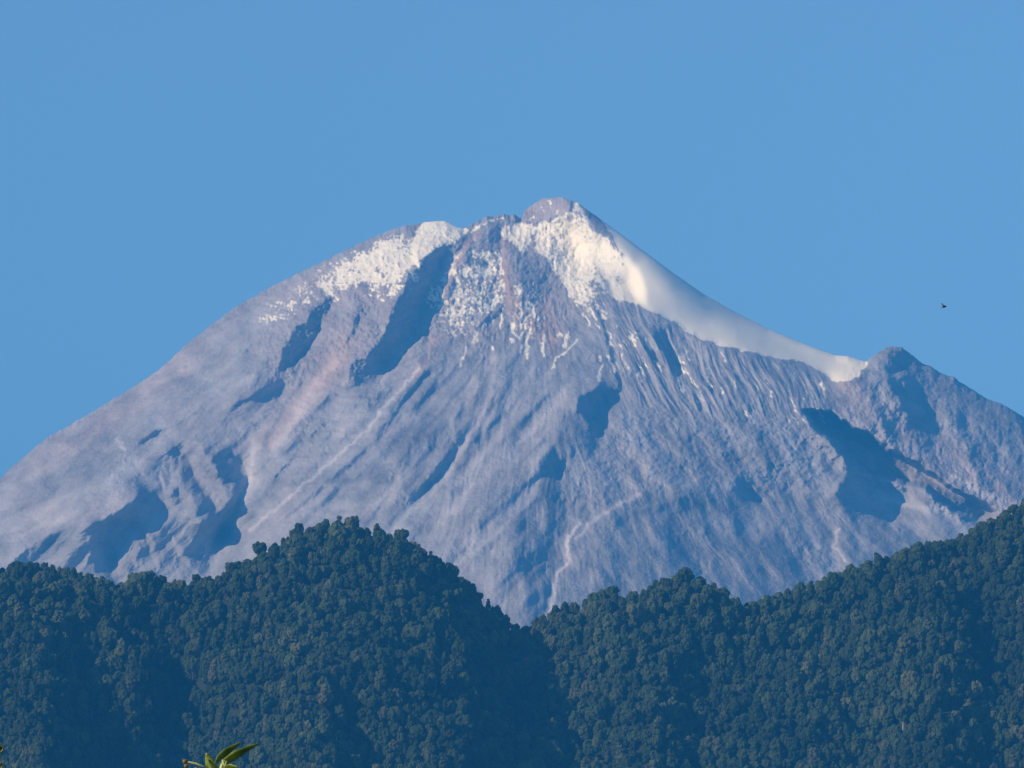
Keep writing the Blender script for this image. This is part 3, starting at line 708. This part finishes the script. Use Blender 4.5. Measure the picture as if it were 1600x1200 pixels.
# scattered positions: a shaken lattice over the whole slope, also outside the picture and over the crest
pts = []
r2 = random.Random(11)
for j in range(-3, 55):
    for i in range(-4, 166):
        x_ = -400 + i * 14.6 + (j % 2) * 7.3 + r2.uniform(-7, 7)
        y_ = j * 8.8 + r2.uniform(-4.4, 4.4)
        s_ = float(hill_sky(x_))
        pts.append((x_, y_, s_))
pts = np.array(pts)
front_pts = [(x_, s_ + y_, y_) for x_, y_, s_ in pts if y_ >= 1 and s_ + y_ < 1296]
crest, bottom, rest = [], [], []
for x_, y_, dy_ in front_pts:
    if -12 < x_ < 1612 and dy_ < 12: crest.append((x_, y_, dy_))
    elif -8 < x_ < 1608 and 1176 < y_ < 1199: bottom.append((x_, y_, dy_))
    else: rest.append((x_, y_, dy_))
ZON = [(-20, 130, "on the skyline of the far left crest", "trees on the skyline of the far left crest"),
       (130, 330, "on the skyline of the left saddle", "trees on the skyline of the left saddle"),
       (330, 455, "on the main hill's left shoulder skyline", "trees on the skyline of the main hill's left shoulder"),
       (455, 640, "on the main hill's summit skyline", "trees on the skyline of the main hill's summit"),
       (640, 826, "on the skyline falling to the notch", "trees on the skyline falling to the notch"),
       (826, 1150, "on the low crest right of the notch", "trees on the skyline right of the notch"),
       (1150, 1300, "on the skyline of the right dip", "trees on the skyline of the right dip"),
       (1300, 1640, "on the skyline climbing to the right edge", "trees on the skyline climbing to the right edge")]
ZONB = [(-20, 400, "in the lowest row at bottom left", "trees in the lowest row, bottom left"),
        (400, 815, "in the lowest row under the main hill", "trees in the lowest row under the main hill"),
        (815, 1200, "in the lowest row right of the gully", "trees in the lowest row right of the gully"),
        (1200, 1640, "in the lowest row at bottom right", "trees in the lowest row, bottom right")]
r3 = random.Random(23)
SP = [(405, 885, 4, 1.25, "tall umbrella-shaped tree standing clear on the left shoulder below the main summit"),
      (412, 880, 2, .9, "slim tree beside the tall umbrella-shaped tree on the left shoulder"),
      (748, 944, 4, .78, "small lone round-headed tree standing up from the slope falling to the notch"),
      (762, 957, 5, .95, "slim dark tree just below the lone round-headed tree near the notch"),
      (778, 966, 1, .95, "pointed pale-topped tree midway between the lone tree and the notch"),
      (790, 975, 3, 1.0, "squat round tree just left of the pointed tree nearest the notch"),
      (868, 970, 1, .95, "leftmost of the three round-headed trees right of the notch"),
      (882, 966, 1, 1.02, "middle and tallest of the three round-headed trees right of the notch"),
      (898, 963, 3, 1.15, "rightmost of the three round-headed trees right of the notch"),
      (941, 945, 3, 1.25, "round-topped tree standing above its neighbours between the trio and the hump"),
      (235, 915, 4, 1.0, "open-crowned tree with sky showing through in the left saddle"),
      (307, 917, 4, .85, "lone feathery tree at the right end of the left saddle"),
      (1072, 915, 0, 1.35, "broadest domed tree topping the hump right of the notch"),
      (1448, 860, 5, .75, "thin pointed tree sticking out of the right hill's skyline")]
ORD = ["first", "second", "third", "fourth", "fifth", "sixth", "seventh", "eighth", "ninth", "tenth", "eleventh", "twelfth"] + [f"{k}th" for k in range(13, 21)] + ["21st", "22nd", "23rd"] + [f"{k}th" for k in range(24, 31)] + ["31st", "32nd", "33rd"] + [f"{k}th" for k in range(34, 41)] + ["41st", "42nd", "43rd"] + [f"{k}th" for k in range(44, 51)] + ["51st", "52nd", "53rd"] + [f"{k}th" for k in range(54, 99)]
LOOK = ["broad", "oval", "tall", "round", "umbrella-shaped", "slim", "bushy", "ragged"]
seen = {}
def own_label(kind, z):
    seen[z[0], z[3]] = seen.get((z[0], z[3]), -1) + 1
    return f"{LOOK[kind]} dark tree, {ORD[seen[z[0], z[3]]]} from the left {z[2]}"
def near_sp(x_): return any(abs(x_ - s[0]) < 7 for s in SP)
for x_, y_, dy_ in sorted(crest):
    if near_sp(x_): continue
    z = next(z for z in ZON if z[0] <= x_ < z[1])
    k = r3.choice([0, 0, 7, 7, 6, 6, 3, 1, 4] if x_ < 1150 else [0, 0, 7, 6, 7, 6, 6, 3])
    sc = r3.choice([.6, .7, .8, .95, 1.1]) * r3.uniform(.9, 1.1) * (1.0 if x_ < 1150 else .9)
    tree(x_, y_, k, sc, own_label(k, z), z[3], rz=r3.uniform(0, 6.28), lean=r3.uniform(-.06, .06), sink=3.0)
for x_, y_, k, sc, lab in SP:
    tree(x_, max(y_, float(hill_sky(x_)) + 2), k, sc, lab, None, lean=.04)
for x_, y_, dy_ in sorted(bottom):
    if TREE_N >= 298: rest.append((x_, y_, dy_)); continue
    z = next(z for z in ZONB if z[0] <= x_ < z[1])
    k = r3.choice([0, 1, 3, 7, 2, 4]); tree(x_, y_, k, r3.uniform(.75, 1.25), own_label(k, z), z[3], rz=r3.uniform(0, 6.28), sink=1.0)
tree(1411, 1150, 4, 1.55, "tree with a long pale bare trunk low on the right hill", None, pale=True, rz=1.0)
print("individual trees", TREE_N)

# the rest of the wood: one object, its trees set out by geometry nodes from the trees above
Pp, Rr, Ss, Kk = [], [], [], []
r4 = random.Random(31)
for x_, y_, dy_ in rest:
    if abs(x_ - 1411) < 9 and 1100 < y_ < 1175: continue
    p = at(x_, y_, float(hill_Y(np.array([x_]), np.array([y_]))[0]))
    Pp.append(p)
    big = fbm(np.array([x_ / 60.]), np.array([y_ / 60.]), 2, 77)[0]
    Kk.append(r4.choice([0, 1, 1, 2, 3, 3, 4, 5, 6, 7, 7])); Ss.append(r4.choice([.6, .7, .8, .95, 1.1, 1.4]) * r4.uniform(.88, 1.12) * (1 + .25 * big))
    Rr.append((r4.uniform(-.08, .08), r4.uniform(-.08, .08), r4.uniform(0, 6.28)))
for k in range(900):                                       # undergrowth along the crest
    x_ = r4.uniform(-400, 2000); s = hill_sky(x_) + r4.uniform(0, 14); p = at(x_, s, float(hill_Y(np.array([x_]), np.array([s]))[0]))
    Pp.append(p - np.array([0, 0, 1.5])); Kk.append(r4.choice([6, 6, 0, 7])); Ss.append(r4.uniform(.55, .85)); Rr.append((0, 0, r4.uniform(0, 6.28)))
for x_, y_, s_ in pts:                                     # over the crest and down the far side
    if y_ < 1:
        s = hill_sky(x_); p = at(x_, s, float(hill_Y(np.array([x_]), np.array([s]))[0])); q = (-y_ + 2) * 1.1
        p = p + np.array([0, q, -q * .35]); Pp.append(p); Kk.append(r4.choice([0, 1, 3, 6])); Ss.append(r4.uniform(.5, .8)); Rr.append((0, 0, r4.uniform(0, 6.28)))
for k in range(3200):                                      # undergrowth between the crowns
    x_ = r4.uniform(-400, 2000); s = hill_sky(x_) + r4.uniform(4, 420)
    if s > 1296: continue
    p = at(x_, s, float(hill_Y(np.array([x_]), np.array([s]))[0]))
    Pp.append(p - np.array([0, 0, 1.0])); Kk.append(r4.choice([6, 6, 0, 3, 7])); Ss.append(r4.uniform(.45, .8)); Rr.append((0, 0, r4.uniform(0, 6.28)))
# the lower skirt, out of the picture
for k in range(2200):
    i = r4.randrange(len(HC)); q = r4.random() ** 1.3
    p = hfront[-1][i].copy(); z0 = p[2]; p[1] -= q * 680; p[2] = max(z0 * (1 - q) - .5, -1.0); p[0] += r4.uniform(-1.6, 1.6)
    Pp.append(p); Kk.append(r4.choice([0, 1, 3, 7])); Ss.append(r4.uniform(.8, 1.2)); Rr.append((0, 0, r4.uniform(0, 6.28)))
fme = bpy.data.meshes.new("forest"); Pp = np.array(Pp, np.float32)
fme.vertices.add(len(Pp)); fme.vertices.foreach_set("co", Pp.ravel())
for nm, ty, arr in (("size", 'FLOAT', np.array(Ss, np.float32) * TS), ("sort", 'INT', np.array(Kk, np.int32)), ("turn", 'FLOAT_VECTOR', np.array(Rr, np.float32))):
    a_ = fme.attributes.new(nm, ty, 'POINT'); a_.data.foreach_set("vector" if ty == 'FLOAT_VECTOR' else "value", arr.ravel())
forest = link_mesh("forest", fme)
tag(forest, "dense dark green cloud forest covering the steep hills", "forest", kind="stuff")
ng = bpy.data.node_groups.new("wood", 'GeometryNodeTree')
ng.interface.new_socket("Geometry", in_out='INPUT', socket_type='NodeSocketGeometry'); ng.interface.new_socket("Geometry", in_out='OUTPUT', socket_type='NodeSocketGeometry')
N_, L_ = ng.nodes, ng.links
gi = N_.new('NodeGroupInput'); go = N_.new('NodeGroupOutput'); jg = N_.new('GeometryNodeJoinGeometry'); mp = N_.new('GeometryNodeMeshToPoints')
L_.new(gi.outputs[0], mp.inputs[0])
def named(nm, ty):
    a_ = N_.new('GeometryNodeInputNamedAttribute'); a_.data_type = ty; a_.inputs[0].default_value = nm; return a_.outputs[0]
sz, so, tu = named("size", 'FLOAT'), named("sort", 'INT'), named("turn", 'FLOAT_VECTOR')
for k in range(len(KINDS)):
    src = next(o for o in scene.objects if o.type == 'MESH' and o.data == PROTO[k][0])
    ob = N_.new('GeometryNodeObjectInfo'); ob.inputs["Object"].default_value = src; ob.inputs["As Instance"].default_value = True
    ip = N_.new('GeometryNodeInstanceOnPoints'); cp = N_.new('FunctionNodeCompare'); cp.data_type = 'INT'; cp.operation = 'EQUAL'
    ia = next(s for s in cp.inputs if s.type == 'INT' and s.name == 'A'); ib_ = next(s for s in cp.inputs if s.type == 'INT' and s.name == 'B'); ib_.default_value = k
    L_.new(so, ia); L_.new(cp.outputs[0], ip.inputs["Selection"]); L_.new(mp.outputs[0], ip.inputs["Points"]); L_.new(ob.outputs["Geometry"], ip.inputs["Instance"])
    L_.new(tu, ip.inputs["Rotation"]); L_.new(sz, ip.inputs["Scale"]); L_.new(ip.outputs[0], jg.inputs[0])
L_.new(jg.outputs[0], go.inputs[0])
forest.modifiers.new("wood", 'NODES').node_group = ng
# ------------------------------------------------------------------ bird
def flat_mesh(name, V_, F_, mat, parent=None, solid=0, sub=0, smooth_=True):
    me_ = bpy.data.meshes.new(name); me_.from_pydata([tuple(v) for v in V_], [], F_); me_.update()
    for p_ in me_.polygons: p_.use_smooth = smooth_
    o = link_mesh(name, me_, mat, parent)
    if solid:
        s_ = o.modifiers.new("thick", 'SOLIDIFY'); s_.thickness = solid; s_.offset = 0
    if sub:
        o.modifiers.new("round", 'SUBSURF').levels = sub; o.modifiers["round"].render_levels = sub
    return o
fm, _, _, fb = mat_new("dark_feathers"); fb.inputs["Base Color"].default_value = (.004, .004, .005, 1); fb.inputs["Roughness"].default_value = .7
b0 = at(1475, 479, 420.0)
bird = empty("bird", [float(c) for c in b0]); tag(bird, "small black bird flying with one wing raised in the empty sky at right", "bird")
u = .062                                                    # metres per photo pixel out there
# body along +x (head right), tail to the left-below
body = [(-3.1, 0, -1.5, .30), (-2.3, 0, -1.3, .55), (-1.2, 0, -.9, 1.0), (.2, 0, -.6, 1.15), (1.6, 0, -.3, .95), (2.5, 0, 0, .62), (3.1, 0, .12, .62), (3.6, 0, .08, .42), (4.3, 0, -.05, .08)]
v_, f_ = tube([(a * u, b * u, c * u) for a, b, c, r in body], [r * u for a, b, c, r in body], 8)
flat_mesh("body", v_, f_ + [list(range(7, -1, -1)), list(range(64, 72))], fm, bird)
W1 = [(1.0, 0, 0), (-1.6, 0, -.2), (-3.0, .6, 3.0), (-4.2, 1.4, 5.6), (-3.0, 1.2, 5.2), (-1.4, .6, 3.2), (-.2, .2, 1.6)]
flat_mesh("wing", [(a * u, (b - .4) * u, c * u) for a, b, c in W1], [[0, 1, 2, 6], [2, 3, 4, 5], [6, 2, 5]], fm, bird, solid=.02)
W2 = [(1.2, 0, -.3), (-1.4, 0, -.6), (-.8, -2.6, .2), (.4, -5.0, .6), (1.8, -4.6, .7), (2.2, -2.4, .3)]
flat_mesh("wing", [(a * u, (b + .1) * u, c * u) for a, b, c in W2], [[0, 1, 2, 5], [2, 3, 4, 5]], fm, bird, solid=.02)
T1 = [(-2.2, .3, -1.2), (-2.2, -.3, -1.2), (-4.6, -1.1, -2.3), (-4.9, 0, -2.2), (-4.6, 1.1, -2.3)]
flat_mesh("tail", [(a * u, b * u, c * u) for a, b, c in T1], [[0, 1, 2, 3, 4]], fm, bird, solid=.015)

# ------------------------------------------------------------------ sprigs of two near shrubs
gm1, g1n, g1l, g1b = mat_new("glossy_leaf")
g1b.inputs["Roughness"].default_value = .38
gtc = g1n.new("ShaderNodeTexCoord"); gnz = g1n.new("ShaderNodeTexNoise"); gnz.inputs["Scale"].default_value = 22; gnz.inputs["Detail"].default_value = 3
gcr = g1n.new("ShaderNodeValToRGB"); gcr.color_ramp.elements[0].position = .35; gcr.color_ramp.elements[0].color = (.03, .07, .012, 1); gcr.color_ramp.elements[1].position = .72; gcr.color_ramp.elements[1].color = (.17, .22, .025, 1)
g1l.new(gtc.outputs["Object"], gnz.inputs["Vector"]); g1l.new(gnz.outputs[0], gcr.inputs[0]); g1l.new(gcr.outputs[0], g1b.inputs["Base Color"])
gm2, _, _, g2b = mat_new("green_stem"); g2b.inputs["Base Color"].default_value = (.30, .36, .14, 1); g2b.inputs["Roughness"].default_value = .5
gm3, _, _, g3b = mat_new("brown_bud"); g3b.inputs["Base Color"].default_value = (.13, .085, .03, 1); g3b.inputs["Roughness"].default_value = .8
ND = 14.5; NU = ND / F
def npt(px, py, d=0.0):
    p = at(px, py, ND + d); return Vector([float(c) for c in p])
def leaf(parent, base, tip, width, fold=.25, sag=.06, roll=0.0, org=Vector((0, 0, 0)), seg=9):
    """lanceolate leaf with midrib fold and drooping tip"""
    d = tip - base; L = d.length; d.normalize()
    side = d.cross(Vector((0, 1, 0)).lerp(Vector((0, 0, 1)), .35)); side.normalize()
    up = side.cross(d)
    q = Matrix.Rotation(roll, 3, d); side = q @ side; up = q @ up
    V_, F_ = [], []
    for k in range(seg + 1):
        t_ = k / seg; w_ = width * (math.sin(math.pi * min(1, t_ ** .8 * .96 + .02)) ** .8) * (1 - .25 * t_) * (1 + .08 * math.sin(t_ * 17)); c = base + d * L * t_ + up * (sag * L * math.sin(t_ * math.pi) )
        for s_ in (-1, -.5, 0, .5, 1):
            V_.append(c + side * w_ * s_ + up * fold * w_ * abs(s_) - org)
    for k in range(seg):
        for j in range(4):
            F_.append([k * 5 + j, k * 5 + j + 1, (k + 1) * 5 + j + 1, (k + 1) * 5 + j])
    return flat_mesh("leaf", V_, F_, gm1, parent, solid=.0012)
def stem(parent, pts, r0, r1, org, mat=None, name="stem"):
    n = len(pts); v_, f_ = tube([p - org for p in pts], [r0 + (r1 - r0) * k / (n - 1) for k in range(n)], 7)
    return flat_mesh(name, v_, f_ + [list(range(6, -1, -1)), list(range(len(v_) - 7, len(v_)))], mat or gm2, parent)
def bud(parent, p, r, org):
    v_ = [(Vector(c) * r * (1 + .15 * math.sin(7 * c[0] + 5 * c[2])) + p - org) for c in ICO_V]
    return flat_mesh("bud", v_, [list(map(int, f)) for f in ICO_F], gm3, parent)
foot = Vector((npt(345, 1200).x, ND, -1.0))
shrub = empty("shrub", foot); tag(shrub, "green leafy shrub tip poking up at the bottom edge, left of centre", "shrub")
o_ = foot
stem(shrub, [foot, foot + Vector((.05, .05, .9)), npt(338, 1290), npt(340, 1225), npt(347, 1196), npt(351, 1188)], .018, .003, o_)
leaf(shrub, npt(343, 1197), npt(404, 1162), 8.6 * NU, .22, .05, .25, o_)
leaf(shrub, npt(337, 1190, .03), npt(377, 1160, .05), 7.0 * NU, .2, .10, .1, o_)
leaf(shrub, npt(332, 1206), npt(322, 1176), 8.5 * NU, .3, .03, .0, o_)
leaf(shrub, npt(341, 1205, -.03), npt(325, 1186, -.05), 4.5 * NU, .3, .03, .4, o_)
leaf(shrub, npt(350, 1200, -.04), npt(372, 1199, -.08), 6 * NU, .2, .05, .2, o_)
leaf(shrub, npt(335, 1215), npt(300, 1208), 5.0 * NU, .2, .12, .0, o_)
for a in [((352,1204),(350,1194),(347,1187)), ((348,1205),(352,1195),(354,1189)), ((345,1204),(338,1197),(336,1192))]:
    stem(shrub, [npt(*q, -.02) for q in a], 1.3 * NU, .9 * NU, o_, None, "bud_stalk")
stem(shrub, [npt(330, 1212), npt(318, 1198), npt(306, 1193), npt(296, 1191), npt(289, 1190)], 1.8 * NU, 1.4 * NU, o_, None, "twig")
bud(shrub, npt(289, 1190), 4.0 * NU, o_); bud(shrub, npt(291, 1197), 3.8 * NU, o_); bud(shrub, npt(307, 1201), 3.0 * NU, o_)
bud(shrub, npt(336, 1192, -.03), 2.2 * NU, o_)
for k in range(16):                                        # the shrub below the frame
    a = random.uniform(0, 6.28); h = random.uniform(.5, 1.9)
    bpt = foot + Vector((.04 * math.cos(a), .04 * math.sin(a), h)); tp = bpt + Vector((math.cos(a) * .16, math.sin(a) * .16, .03))
    leaf(shrub, bpt, tp, .016, .25, .12, random.uniform(-.5, .5), o_)
foot2 = Vector((npt(-30, 1200).x, ND, -1.0)); o_ = foot2
shrub2 = empty("shrub", foot2); tag(shrub2, "curled brownish leaf tips of a shrub cut off by the bottom left corner", "shrub")
stem(shrub2, [foot2, foot2 + Vector((-.03, 0, 1.0)), npt(-26, 1260), npt(-14, 1205), npt(-8, 1178), npt(-4, 1168)], .016, .003, o_)
def curl(c, r, w):
    V_, F_ = [], []
    for k in range(12):
        a = -2.6 + k * .46; rr_ = r * (1 - .03 * k)
        for s_ in (-1, 0, 1):
            V_.append(c + Vector((math.cos(a) * rr_, s_ * w, math.sin(a) * rr_)) - o_)
    for k in range(11):
        for j in range(2): F_.append([k * 3 + j, k * 3 + j + 1, k * 3 + j + 4, k * 3 + j + 3])
    return flat_mesh("curled_leaf", V_, F_, gm1, shrub2, solid=.003)
curl(npt(0, 1170), 6.5 * NU, .012); bud(shrub2, npt(0, 1170, .01), 3.4 * NU, o_)
leaf(shrub2, npt(-10, 1184), npt(2, 1181), 3 * NU, .2, .1, 0, o_)
curl(npt(-1, 1196), 7 * NU, .012); bud(shrub2, npt(0, 1194, -.01), 3.5 * NU, o_)
for k in range(14):
    a = random.uniform(0, 6.28); h = random.uniform(.5, 1.85)
    bpt = foot2 + Vector((.03 * math.cos(a), .03 * math.sin(a), h)); tp = bpt + Vector((math.cos(a) * .07, math.sin(a) * .07, .03))
    leaf(shrub2, bpt, tp, .014, .25, .12, random.uniform(-.5, .5), o_)
#TAIL
# ------------------------------------------------------------------ plain
ground_me = fast_mesh("ground", np.array([(-25000, -1500, -1), (25000, -1500, -1), (25000, 34000, -1), (-25000, 34000, -1)], float), np.array([[0, 1, 2, 3]]))
gm, gn, gl, gb = mat_new("meadow")
tc = gn.new("ShaderNodeTexCoord"); nz = gn.new("ShaderNodeTexNoise"); nz.inputs["Scale"].default_value = .004; nz.inputs["Detail"].default_value = 8
cr = gn.new("ShaderNodeValToRGB"); cr.color_ramp.elements[0].color = (.04, .06, .02, 1); cr.color_ramp.elements[1].color = (.10, .11, .045, 1)
gl.new(tc.outputs["Object"], nz.inputs["Vector"]); gl.new(nz.outputs[0], cr.inputs[0]); gl.new(cr.outputs[0], gb.inputs["Base Color"]); gb.inputs["Roughness"].default_value = 1
tag(link_mesh("ground", ground_me, gm), "flat green valley floor before the hills", "ground", kind="structure")

# ------------------------------------------------------------------ haze
bm = bmesh.new(); bmesh.ops.create_cube(bm, size=1)
bmesh.ops.scale(bm, vec=(52000, 37000, 3502), verts=bm.verts); bmesh.ops.translate(bm, vec=(0, 16300, 1749), verts=bm.verts)
hme = bpy.data.meshes.new("haze"); bm.to_mesh(hme); bm.free()
hm = bpy.data.materials.new("air"); hm.use_nodes = True
hn = hm.node_tree.nodes; hn.clear(); hv = hn.new("ShaderNodeVolumePrincipled"); ho = hn.new("ShaderNodeOutputMaterial")
hv.inputs["Color"].default_value = HAZE_COLOR; hv.inputs["Density"].default_value = HAZE_DENSITY
hm.node_tree.links.new(hv.outputs[0], ho.inputs["Volume"])
tag(link_mesh("haze", hme, hm), "thin blue air between the hills and the volcano", "haze", kind="stuff")
#END
